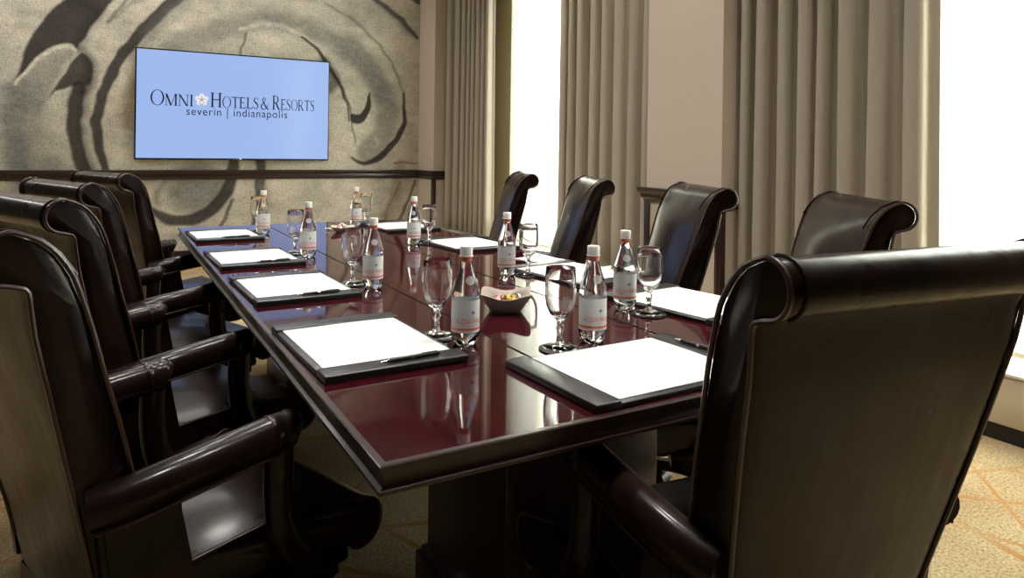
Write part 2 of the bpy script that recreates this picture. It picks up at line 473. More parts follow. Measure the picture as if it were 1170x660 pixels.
# mural wall: printed linen covering, the print held as colours on a fine grid
MURAL = [
 ('s', [(-0.784,1.689,0.1914),(-0.78,1.406,0.1914),(-0.737,1.123,0.1914),(-0.68,0.798,0.1914),(-0.596,0.509,0.1914)], 'blue', 0.75, 0.1392),
 ('s', [(-0.644,1.738,0.2436),(-0.647,1.41,0.2436),(-0.588,1.002,0.2436)], 'grey', 0.45, 0.1914),
 ('s', [(0.568,2.237,0.2262),(0.981,2.439,0.2262),(1.51,2.586,0.2262),(2.033,2.504,0.2262),(2.491,2.223,0.2262),(2.815,1.835,0.2262)], 'grey', 0.6, 0.1566),
 ('s', [(2.334,2.412,0.261),(2.65,2.133,0.261),(2.838,1.732,0.261),(2.821,1.421,0.261),(2.611,1.16,0.261)], 'grey', 0.6, 0.1218),
 ('s', [(0.333,2.014,0.1392),(0.182,1.698,0.1392),(0.155,1.437,0.1392)], 'brown', 0.7, 0.1392),
 ('s', [(0.791,0.786,0.5394),(0.8,0.768,0.5394)], 'grey', 0.8, 0.1914),
 ('s', [(-0.464,1.002,0.2088),(-0.391,0.669,0.2088),(-0.246,0.412,0.2088)], 'grey', 0.6, 0.174),
 ('s', [(1.658,1.871,0.261),(1.804,1.588,0.261)], 'grey', 0.3, 0.174),
 ('p', [(-0.745,1.772),(-0.613,1.952),(-0.477,2.078),(-0.337,2.124),(-0.287,2.094),(-0.377,1.92),(-0.452,1.765),(-0.499,1.647),(-0.573,1.495),(-0.708,1.49),(-0.776,1.633)], 'grey', 0.55, 0.087),
 ('p', [(0.436,3.234),(-0.021,2.956),(-0.343,2.642),(-0.516,2.439),(-0.629,2.23),(-0.714,2.01),(-0.765,1.787),(-0.719,1.855),(-0.627,1.992),(-0.512,2.109),(-0.394,2.169),(-0.309,2.159),(-0.266,2.113),(-0.231,2.225),(-0.161,2.359),(-0.067,2.497),(0.057,2.691),(0.283,2.93),(0.678,3.21),(0.884,3.379)], 'dark', 0.93, 0.0435),
 ('s', [(-0.329,2.593,0.087),(-0.112,2.517,0.087),(-0.211,2.312,0.087),(-0.252,2.164,0.087)], 'dark', 0.5, 0.174),
 ('s', [(-0.758,1.763,0.0304),(-0.679,1.899,0.0304),(-0.586,2.012,0.0304),(-0.491,2.102,0.0304),(-0.408,2.147,0.0304),(-0.338,2.149,0.0304),(-0.287,2.111,0.0304)], 'light', 0.85, 0.0217),
 ('p', [(-0.273,2.07),(-0.363,1.904),(-0.438,1.766),(-0.493,1.647),(-0.431,1.725),(-0.305,1.766),(-0.248,1.786),(-0.161,1.799),(-0.149,1.978),(-0.208,2.075)], 'dark', 0.9, 0.0348),
 ('s', [(-0.237,2.115,0.087),(-0.164,2.003,0.087),(-0.154,1.808,0.087),(-0.218,1.728,0.087)], 'dark', 0.55, 0.1044),
 ('s', [(-0.431,1.717,0.0261),(-0.305,1.766,0.0261)], 'light', 0.5, 0.0261),
 ('s', [(-0.248,1.761,0.1131),(-0.281,1.59,0.1218),(-0.286,1.38,0.1305),(-0.262,1.171,0.1218),(-0.202,0.952,0.1131),(-0.105,0.704,0.0957),(0.009,0.488,0.087)], 'dark', 0.9, 0.0522),
 ('s', [(-0.183,1.764,0.0696),(-0.209,1.577,0.0696),(-0.214,1.382,0.0696),(-0.19,1.172,0.0696),(-0.137,0.951,0.0696)], 'dark', 0.45, 0.1044),
 ('s', [(1.684,3.433,0.0522),(1.075,3.114,0.0957),(0.61,2.742,0.1131),(0.421,2.524,0.1131),(0.236,2.312,0.1044),(0.124,2.128,0.0957),(0.014,1.913,0.1044),(-0.065,1.686,0.0957),(-0.11,1.445,0.0957),(-0.081,1.216,0.087),(-0.027,0.968,0.0783),(0.08,0.744,0.0696)], 'dark', 0.9, 0.0435),
 ('s', [(0.684,2.733,0.1044),(0.5,2.515,0.1044),(0.329,2.304,0.1044)], 'blue', 0.5, 0.1392),
 ('s', [(-0.022,2.425,0.0348),(0.081,2.574,0.0348),(0.17,2.688,0.0348)], 'dark', 0.55, 0.0435),
 ('s', [(0.044,2.483,0.0348),(0.171,2.601,0.0348),(0.325,2.69,0.0348)], 'grey', 0.6, 0.0522),
 ('s', [(1.197,2.469,0.0348),(1.419,2.548,0.0348),(1.649,2.543,0.0348),(1.84,2.465,0.0348),(1.986,2.361,0.0348),(2.106,2.194,0.0348)], 'light', 0.6, 0.0435),
 ('s', [(1.473,2.601,0.0783),(1.584,2.594,0.0783)], 'blue', 0.5, 0.087),
 ('s', [(1.251,2.428,0.0261),(1.234,2.333,0.0261),(1.201,2.199,0.0261)], 'dark', 0.6, 0.0261),
 ('s', [(1.84,2.436,0.0261),(1.986,2.342,0.0348),(2.096,2.223,0.0435),(2.187,2.081,0.0435),(2.301,1.888,0.0348),(2.375,1.661,0.0217),(2.398,1.531,0.0174)], 'dark', 0.9, 0.0261),
 ('s', [(2.106,2.194,0.1218),(2.229,1.984,0.1218),(2.15,1.899,0.1218)], 'dark', 0.65, 0.1044),
 ('s', [(2.311,1.909,0.0174),(2.417,1.612,0.0174),(2.441,1.411,0.0174),(2.474,1.229,0.0174)], 'dark', 0.7, 0.0174),
 ('s', [(2.097,2.846,0.0261),(2.433,2.684,0.0261),(2.72,2.447,0.0261),(2.941,2.154,0.0261),(3.044,1.867,0.0261)], 'grey', 0.8, 0.0348),
 ('s', [(3.044,1.867,0.0261),(3.069,1.69,0.0435),(3.061,1.511,0.0609),(2.964,1.32,0.0783),(2.803,1.152,0.0783),(2.613,1.048,0.0522),(2.466,1.067,0.0348),(2.403,1.127,0.0261)], 'dark', 0.9, 0.0348),
 ('s', [(2.626,1.6,0.0435),(2.545,1.393,0.0435),(2.454,1.209,0.0435),(2.414,1.128,0.0435)], 'light', 0.8, 0.0348),
 ('p', [(2.417,1.622),(2.521,1.616),(2.592,1.731),(2.622,1.886),(2.655,1.744),(2.615,1.599),(2.522,1.504),(2.429,1.522)], 'dark', 0.92, 0.0261),
 ('s', [(2.693,1.366,0.0174),(2.726,1.295,0.0174),(2.695,1.212,0.0174)], 'light', 0.5, 0.0261),
 ('s', [(1.687,3.222,0.0261),(2.223,3.14,0.0435),(2.627,2.991,0.0522),(2.854,2.863,0.0609),(3.043,2.727,0.0609),(3.214,2.554,0.0435)], 'dark', 0.85, 0.0435),
 ('s', [(2.67,2.975,0.087),(2.909,2.796,0.087),(3.134,2.589,0.087)], 'blue', 0.5, 0.087),
 ('s', [(3.219,3.0,0.0696),(3.127,3.052,0.0696)], 'dark', 0.8, 0.0348),
 ('s', [(0.35,0.598,0.0522),(0.47,0.498,0.087),(0.631,0.447,0.1131),(0.82,0.477,0.1218),(0.987,0.599,0.1218),(1.088,0.764,0.1218),(1.138,0.949,0.1131),(1.154,1.06,0.1044)], 'dark', 0.88, 0.0522),
 ('s', [(0.489,0.87,0.0522),(0.427,0.738,0.0522),(0.444,0.631,0.0522)], 'grey', 0.7, 0.0696),
 ('s', [(1.43,1.062,0.1044),(1.424,0.815,0.1044),(1.41,0.532,0.0957),(1.359,0.307,0.087)], 'dark', 0.85, 0.0522),
 ('s', [(1.442,0.863,0.087),(1.5,0.577,0.087)], 'grey', 0.6, 0.1218),
 ('s', [(1.142,0.651,0.0348),(1.092,0.504,0.0348),(1.025,0.34,0.0348)], 'dark', 0.75, 0.0348),
 ('s', [(0.257,0.601,0.0522),(0.39,0.562,0.0522)], 'dark', 0.6, 0.0522),
 ('s', [(3.205,0.838,0.0348),(3.141,0.638,0.0348),(3.011,0.379,0.0348)], 'dark', 0.7, 0.0348),
 ('s', [(3.026,0.819,0.0261),(2.898,0.571,0.0261),(2.836,0.386,0.0261)], 'dark', 0.45, 0.0435),
 ('s', [(2.935,1.049,0.0174),(3.225,1.05,0.0174)], 'dark', 0.6, 0.0174),
 ('s', [(3.002,1.007,0.1218),(2.962,0.694,0.1218),(2.836,0.386,0.1218)], 'brown', 0.5, 0.1044),
 ('s', [(-0.177,0.706,0.0696),(0.045,0.572,0.0696),(0.198,0.437,0.0696)], 'grey', 0.5, 0.087),
]

TONE = {'dark': (0.018, 0.014, 0.015), 'grey': (0.165, 0.160, 0.142), 'light': (0.58, 0.54, 0.44), 'blue': (0.125, 0.135, 0.132), 'brown': (0.20, 0.135, 0.070)}


def seg_dist(P, a, b):
    ab = b - a; t = np.clip(((P - a) @ ab) / max(ab @ ab, 1e-9), 0, 1)
    return np.linalg.norm(P - (a + t[:, None] * ab), axis=1), t


def mural_wall():
    nx, nz = 576, 286
    xs = np.linspace(XL, XF + 0.02, nx); zs = np.linspace(0, ZC, nz)
    X, Z = np.meshgrid(xs, zs)
    P = np.stack([X.ravel(), Z.ravel()], 1)
    rng = np.random.RandomState(3)

    def soft(n, amp):                                       # smooth wobble so strokes look hand drawn
        g = rng.rand(n, n); gx = (X - XL) / (XF - XL + .1) * (n - 1.01); gz = Z / (ZC + .01) * (n - 1.01)
        i, j = gx.astype(int), gz.astype(int); fx, fz = gx - i, gz - j
        fx = fx * fx * (3 - 2 * fx); fz = fz * fz * (3 - 2 * fz)
        return (((g[j, i] * (1 - fx) + g[j, i + 1] * fx) * (1 - fz) + (g[j + 1, i] * (1 - fx) + g[j + 1, i + 1] * fx) * fz).ravel() - .5) * amp
    Pw = P + np.stack([soft(40, .03), soft(40, .03)], 1)
    base = np.array((0.47, 0.43, 0.35)) * (1 + soft(14, .35) + soft(50, .3))[:, None]
    colr = base
    mottle = 1 + soft(120, .5)
    for kind, pts, tone, a, sf in MURAL:
        pts = np.array(pts, float)
        lo = pts[:, :2].min(0) - 0.5; hi = pts[:, :2].max(0) + 0.5
        idx = np.where((Pw[:, 0] > lo[0]) & (Pw[:, 0] < hi[0]) & (Pw[:, 1] > lo[1]) & (Pw[:, 1] < hi[1]))[0]
        Q = Pw[idx]
        if kind == 's':
            xy = pts[:, :2]; wd = pts[:, 2] / 2
            fine = np.array([tuple(p) for p in smooth_path([(x, z, w_) for (x, z), w_ in zip(xy, wd)], 6)])
            best = np.full(len(Q), 1e9)
            for i in range(len(fine) - 1):
                d, t = seg_dist(Q, fine[i, :2], fine[i + 1, :2])
                best = np.minimum(best, d - (fine[i, 2] * (1 - t) + fine[i + 1, 2] * t))
        else:
            fine = np.array([tuple(p) for p in smooth_path([(x, z, 0) for x, z in pts], 4, True)])[:, :2]
            best = np.full(len(Q), 1e9); ins = np.zeros(len(Q), bool)
            for i in range(len(fine)):
                p, q = fine[i], fine[(i + 1) % len(fine)]
                d, t = seg_dist(Q, p, q); best = np.minimum(best, d)
                if abs(p[1] - q[1]) > 1e-9:
                    c = (p[1] > Q[:, 1]) != (q[1] > Q[:, 1])
                    ins ^= c & (Q[:, 0] < (q[0] - p[0]) * (Q[:, 1] - p[1]) / (q[1] - p[1]) + p[0])
            best = np.where(ins, -best, best)
        k = np.clip(0.5 - best / max(sf * (.7 if tone == 'dark' else 1), 1e-3), 0, 1); k = (k * k * (3 - 2 * k) * a)
        tc = np.array(TONE[tone])[None, :] * np.where(tone == 'dark', 1.0, mottle[idx])[:, None]
        colr[idx] = colr[idx] * (1 - k[:, None]) + tc * k[:, None]
    colr = np.clip(colr, 0.01, 0.8)
    me = bpy.data.meshes.new('wall_back')
    verts = np.stack([P[:, 0], np.full(len(P), YB), P[:, 1]], 1)
    ii = (np.arange(nz - 1)[:, None] * nx + np.arange(nx - 1)[None, :]).ravel()
    quads = np.stack([ii, ii + 1, ii + nx + 1, ii + nx], 1)
    me.vertices.add(len(verts)); me.vertices.foreach_set('co', verts.astype(np.float32).ravel())
    me.loops.add(quads.size); me.loops.foreach_set('vertex_index', quads.astype(np.int32).ravel())
    me.polygons.add(len(quads)); me.polygons.foreach_set('loop_start', np.arange(0, quads.size, 4, dtype=np.int32))
    me.update(calc_edges=True)
    at = me.attributes.new('print', 'FLOAT_COLOR', 'POINT')
    at.data.foreach_set('color', np.concatenate([colr, np.ones((len(colr), 1))], 1).astype(np.float32).ravel())
    me.materials.append(M_MURAL)
    o = bpy.data.objects.new('wall_back', me); COL.objects.link(o); o['kind'] = 'structure'
    bm = box(bmesh.new(), XL, XO + 0.15, YB + 0.002, YB + 0.1, 0, ZC); struct('wall_back', bm, M_WALL)

mural_wall()

# window side: outer wall with two openings, piers between the window bays
bm = bmesh.new()
ys = [YN] + [q for p in sorted(WIN) for q in p] + [YB]
for k in range(0, len(ys), 2):
    box(bm, XO, XO + 0.15, ys[k], ys[k + 1], 0, ZC)
for a, b in WIN:
    box(bm, XO, XO + 0.15, a, b, 0, WZ0); box(bm, XO, XO + 0.15, a, b, WZ1, ZC)
struct('wall_right', bm, M_OUTER)
PIERS = [(7.44, YB), (3.06, 3.745), (YN, .15)]
for k, (a, b) in enumerate(PIERS):
    bm = box(bmesh.new(), XF, XO, a, b, 0, ZC); struct('wall_right_pier', bm, M_WALL)

# windows: frame, sash bars and pane
for k, (a, b) in enumerate(WIN):
    bm = bmesh.new(); f = 0.05; fb = (0.25, 0.14)[k]
    box(bm, XO + .04, XO + .11, a, a + f, WZ0, WZ1, .006); box(bm, XO + .04, XO + .11, b - fb, b, WZ0, WZ1, .006)
    box(bm, XO + .04, XO + .11, a + f, b - fb, WZ0, WZ0 + f, .006); box(bm, XO + .04, XO + .11, a + f, b - fb, WZ1 - f, WZ1, .006)
    wn = struct('window_%d' % (k + 1), bm, M_FRAME)
    bm = box(bmesh.new(), XO + .072, XO + .078, a + f, b - fb, WZ0 + f, WZ1 - f); obj('pane', bm, M_PANE, wn)

# heater enclosures under the windows
for k, (a, b) in enumerate([(3.75, 7.435), (.155, 3.055)]):
    bm = box(bmesh.new(), XF + .03, XO, a, b, 0.075, 0.285, .004)
    e = struct('trim_%d' % (k + 1), bm, M_CABINET)
    bm = box(bmesh.new(), XF + .02, XO, a, b, 0.285, 0.30, .004); obj('sill', bm, M_SILLTOP, e)
    bm = box(bmesh.new(), XF + .05, XO, a, b, 0.0, 0.075); obj('kick', bm, M_KICK, e)


# chair rail: moulded profile (out, z), run along the back wall and round the piers
RP = [(0, .868), (.012, .868), (.016, .888), (.028, .900), (.030, .925), (.042, .935), (.050, .950), (.050, .962), (.044, .968), (0, .968)]


def rail(path, name):
    """path in plan; profile mitred outwards on the left side of travel"""
    bm = bmesh.new(); rings = []; n = len(path)
    for i, p in enumerate(path):
        p = Vector(p); d0 = (p - Vector(path[i - 1])).normalized() if i else None
        d1 = (Vector(path[i + 1]) - p).normalized() if i < n - 1 else None
        nn = [Vector((-d.y, d.x)) for d in (d0, d1) if d is not None]
        m = sum(nn, Vector((0, 0))); m = m / m.length_squared * len(nn) if len(nn) == 2 else m
        if len(nn) == 2:
            m = (nn[0] + nn[1]) / (1 + nn[0].dot(nn[1]))
        rings.append([Vector((p.x + m.x * o_, p.y + m.y * o_, z)) for o_, z in RP])
    loft(bm, rings); return struct(name, bm, M_RAIL, None, 30)

rail([(XF + .21, 7.44), (XF, 7.44), (XF, YB), (XL, YB)][::1], 'trim_3')
rail([(XF + .21, 3.06), (XF, 3.06), (XF, 3.745), (XF + .21, 3.745)], 'trim_4')
k = 5
for (x, y) in ((XF, 7.44), (XF, 3.06), (XF, 3.745)):
    s = 1 if y in (7.44, 3.06) else -1
    bm = bmesh.new(); box(bm, x - .012, x + .0, min(y, y + s * .04), max(y, y + s * .04), .0, .868, .003)
    box(bm, x - .012, x + .03, y - s * .012 if s > 0 else y, y if s > 0 else y + .012, .0, .868, .003)
    struct('trim_%d' % k, bm, M_RAIL); k += 1
bm = box(bmesh.new(), XL, XF, YB - .018, YB - .001, 0, .14, .004); struct('baseboard_back', bm, M_RAIL)
bm = box(bmesh.new(), XL, XL + .018, YN, YB, 0, .14, .004); struct('baseboard_left', bm, M_RAIL)

# the building across the street
t = thing('neighbour_building', 'pale stone building across the street, faint through the sheer window shades', 'building', (17, 22, -9))
bm = box(bmesh.new(), 0, 8, -30, 26, 0, 13.4); box(bm, -.25, 8, -30.2, 26.2, 13.4, 13.9); obj('facade', bm, M_FACADE, t)
for r in range(3):
    for c in range(9):
        bm = box(bmesh.new(), -.06, .1, -27 + c * 5.6, -24.6 + c * 5.6, 2 + r * 4, 4.6 + r * 4); obj('far_window', bm, M_FACADEWIN, t)

# ------------------------------------------------------------------ sheer shades
SHADES = [('sheer roller shade over the far window, behind the two farthest chairs on the window side', 3.80, 6.05, 1),
          ('sheer roller shade over the near window at the right edge behind the big chair', 0.25, 1.99, 2)]
for lab, a, b, k in SHADES:
    t = thing('roller_shade', lab, 'shade', (3.47, (a + b) / 2, 0), 0, 'sheer roller shades')
    h = (b - a) / 2
    bm = bmesh.new(); cols = 60
    r0 = [Vector((.003 * math.sin(i * .9), -h + 2 * h * i / cols, .345)) for i in range(cols + 1)]
    r1 = [Vector((p.x, p.y, 3.41)) for p in r0]
    loft(bm, [r0, r1], False, False); obj('fabric', bm, M_SHEER, t)
    bm = box(bmesh.new(), -.007, .007, -h, h, .325, .35, .003); obj('hem_bar', bm, M_FRAME, t)
    bm = bmesh.new(); tube(bm, [(0, -h - .02, 3.43), (0, h + .02, 3.43)], .03, 12); obj('roller', bm, M_FRAME, t)


# ------------------------------------------------------------------ drapes
def drape(label, y0, y1, folds, seed, amp=.062, x0=3.385, z0=.315, z1=3.42):
    rnd = random.Random(seed)
    t = thing('drape', label, 'curtain', (x0, (y0 + y1) / 2, 0), 0, 'taupe pleated drapes')
    ws = [rnd.uniform(.65, 1.4) for _ in range(folds)]; tot = sum(ws)
    am = [rnd.uniform(.7, 1.15) for _ in range(folds)]; sk = [rnd.uniform(-.18, .18) for _ in range(folds)]
    ph = [rnd.uniform(0, 6) for _ in range(folds)]; yc = (y0 + y1) / 2
    rings = []
    for iz in range(15):
        q = iz / 14; z = z0 + (z1 - z0) * q; ring = []; y = y0
        for k in range(folds):
            wd = ws[k] / tot * (y1 - y0)
            for s in range(14):
                u = s / 14
                uu = u + sk[k] * math.sin(PI * u) * .8
                c = math.cos(2 * PI * uu)
                prof = math.copysign(abs(c) ** .75, c)
                sway = .010 * math.sin(ph[k] + q * 2.2) * (1 - q * .6)
                a_ = amp * am[k] * (1.12 - .3 * q)
                ring.append(Vector((a_ * prof * .8, y + uu * wd + .30 * wd * math.sin(4 * PI * uu) * .35 + sway - yc, z)))
            y += wd
        ring.append(Vector((amp * .6, y1 - yc, z)))
        rings.append(ring)
    bm = bmesh.new(); loft(bm, rings, False, False)
    o = obj('pleated_panel', bm, M_DRAPE, t, 80)
    md = o.modifiers.new('cloth_thickness', 'SOLIDIFY'); md.thickness = .004; md.offset = 0
    bm = bmesh.new(); tube(bm, [(0, y0 - yc - .03, z1 + .02), (0, y1 - yc + .03, z1 + .02)], .014, 10); obj('track', bm, M_FRAME, t)
    return t

drape('taupe pleated drape in the far corner beside the mural wall', 6.30, 7.38, 8, 4, amp=.045)
drape('taupe pleated drape between the far window and the wallpapered pier', 3.80, 5.06, 8, 11)
drape('taupe pleated drape right of the wallpapered pier, behind the nearest window-side chair', 1.86, 3.03, 8, 23)

# ------------------------------------------------------------------ fill downlights, unseen, added to brighten the room
dl = thing('fill_downlight', 'unseen round fill light added in the ceiling', 'added light', (0, 0, 0), 0, 'added fill downlights')
bm = lathe(bmesh.new(), [(.15, -.002), (.17, -.010), (.175, -.002), (.175, .004), (.15, .004)], 32); obj('trim_ring', bm, M_CEIL, dl)
M_FILL_LAMP = mat('fill_lamp_diffuser', (.8, .8, .8, 1), .5, emit=(1, .93, .84, 1), estr=6)
bm = lathe(bmesh.new(), [(0, -.001), (.15, -.001), (.15, .003), (0, .003)], 32); obj('diffuser', bm, M_FILL_LAMP, dl)
ld = bpy.data.lights.new('fill_beam', 'AREA'); ld.shape = 'DISK'; ld.size = .3; ld.energy = FILL_LAMP; ld.color = (1, .96, .91); ld.spread = math.radians(125)
lo = bpy.data.objects.new('fill_beam', ld); COL.objects.link(lo); lo.parent = dl; lo.location = (0, 0, -.012)
first = True
for x, y in ((.6, .9), (1.4, .9), (.6, 2.3), (1.4, 2.3), (.6, 3.7), (1.4, 3.7), (2.75, 1.4), (2.75, 3.3), (2.75, 5.1), (-.7, 5.4), (.8, 5.2)):
    if first:
        dl.location = (x, y, ZC); first = False
    else:
        dup(dl, (x, y, ZC), 0, dl['label'])

# unseen ceiling strip, added for leather highlights and to brighten the mural
M_ADDED_WASH = mat('added_wash_diffuser', (.8, .8, .8, 1), .5, emit=(1, .97, .93, 1), estr=6)
ww = thing('added_wash_light', 'unseen long light added in the ceiling to brighten the mural wall', 'added light', (-.28, 7.0, ZC))
bm = bmesh.new(); box(bm, -2.15, 2.15, -.33, -.30, -.05, 0, .003); box(bm, -2.15, 2.15, .30, .33, -.05, 0, .003)
box(bm, -2.18, -2.15, -.33, .33, -.05, 0, .003); box(bm, 2.15, 2.18, -.33, .33, -.05, 0, .003); obj('housing', bm, M_CEIL, ww)
bm = box(bmesh.new(), -2.15, 2.15, -.30, .30, -.03, -.02); obj('diffuser', bm, M_ADDED_WASH, ww)
M_ADDED_STRIP = mat('added_strip_diffuser', (.8, .8, .8, 1), .5, emit=(1, .97, .93, 1), estr=12)  # unseen strip light, added for highlights on the left chairs' rolls
wl = thing('added_highlight_strip', 'unseen long light added high on the left wall for chair highlights', 'wall light', (XL, 6.1, 2.68))
bm = bmesh.new(); box(bm, 0, .25, -1.7, 1.7, -.17, -.15, .003); box(bm, 0, .07, -1.7, 1.7, .15, .17, .003)  # lower lip widened to keep the added light off the left carpet
box(bm, 0, .07, -1.72, -1.70, -.17, .17, .003); box(bm, 0, .07, 1.70, 1.72, -.17, .17, .003); obj('housing', bm, M_PLASTIC, wl)
bm = box(bmesh.new(), .01, .05, -1.7, 1.7, -.15, .15); obj('diffuser', bm, M_ADDED_STRIP, wl)


# ================================================================== TABLE
TX0, TX1, TY0, TY1, TZ = .335, 1.645, .939, 4.265, .755
TXC, TYC = (TX0 + TX1) / 2, (TY0 + TY1) / 2
tb = thing('conference_table', 'long polished dark cherry conference table in the middle of the room', 'table', (TXC, TYC, 0))
hx, hy = (TX1 - TX0) / 2, (TY1 - TY0) / 2
S1, S2 = .797 - TXC, 1.178 - TXC
g = .0042
for i, (a, b) in enumerate(((-hx + .012, S1 - g), (S1 + g, S2 - g), (S2 + g, hx - .012))):
    bm = box(bmesh.new(), a, b, -hy + .012, hy - .012, TZ - .022, TZ); obj('tabletop_panel', bm, M_CHERRY, tb)
for s in (S1, S2):
    bm = box(bmesh.new(), s - g, s + g, -hy + .012, hy - .012, TZ - .022, TZ - .003); obj('inlay_strip', bm, M_INLAY, tb)
# moulded edge: profile (out from the panel edge, z), mitred round the four sides
EP = [(0, TZ), (.010, TZ), (.012, TZ - .002), (.012, TZ - .007), (.006, TZ - .010), (.004, TZ - .024), (.006, TZ - .033), (.013, TZ - .036), (.013, TZ - .042), (0, TZ - .042), (-.25, TZ - .042), (-.25, TZ - .0225), (0, TZ - .0225)]
bm = bmesh.new(); rings = []
for sx, sy in ((-1, -1), (1, -1), (1, 1), (-1, 1)):
    rings.append([bm.verts.new((sx * (hx - .012 + o_), sy * (hy - .012 + o_), z)) for o_, z in EP])
for i in range(4):
    A, B = rings[i], rings[(i + 1) % 4]
    for a in range(len(EP)):
        b = (a + 1) % len(EP); bm.faces.new([A[a], A[b], B[b], B[a]])
obj('edge_moulding', bm, M_CHERRY_DARK, tb, 25)
bm = box(bmesh.new(), -hx + .2, hx - .2, -hy + .2, hy - .2, TZ - .07, TZ - .023, .003); obj('apron', bm, M_CHERRY_DARK, tb)
for yc in (1.555, 3.65):
    y = yc - TYC
    bm = box(bmesh.new(), -.22, .22, y - .215, y + .215, .115, TZ - .07, .004); p = obj('pedestal', bm, M_CHERRY_DARK, tb)
    bm = box(bmesh.new(), -.245, .245, y - .24, y + .24, 0, .10, .004); box(bm, -.233, .233, y - .228, y + .228, .10, .118, .005); obj('plinth', bm, M_CHERRY_DARK, p)


# ================================================================== CHAIRS
RC, RR = (-.372, 1.030), .040          # the roll along the top of the back


def back_outline():
    front = [(-.112, .28), (-.124, .40), (-.138, .47), (-.157, .56), (-.180, .65), (-.206, .74), (-.232, .82), (-.252, .89), (-.268, .94)]
    roll = [(-.286, .992), (-.308, 1.029), (-.333, 1.054)]
    for a in range(84, 271, 17):
        roll.append((RC[0] + RR * math.cos(math.radians(a)), RC[1] + RR * math.sin(math.radians(a))))
    rear = [(-.353, .983), (-.346, .963), (-.337, .905), (-.316, .82), (-.294, .73), (-.271, .64), (-.248, .55), (-.226, .46), (-.210, .38), (-.190, .28)]
    return front, roll, rear


def hw(z):
    K = [(.30, .200), (.40, .208), (.5, .222), (.6, .240), (.7, .256), (.8, .270), (.9, .281), (.97, .288), (1.1, .288)]
    for (z0, w0), (z1, w1) in zip(K, K[1:]):
        if z <= z1:
            return w0 + (w1 - w0) * max(0, (z - z0) / (z1 - z0))
    return K[-1][1]


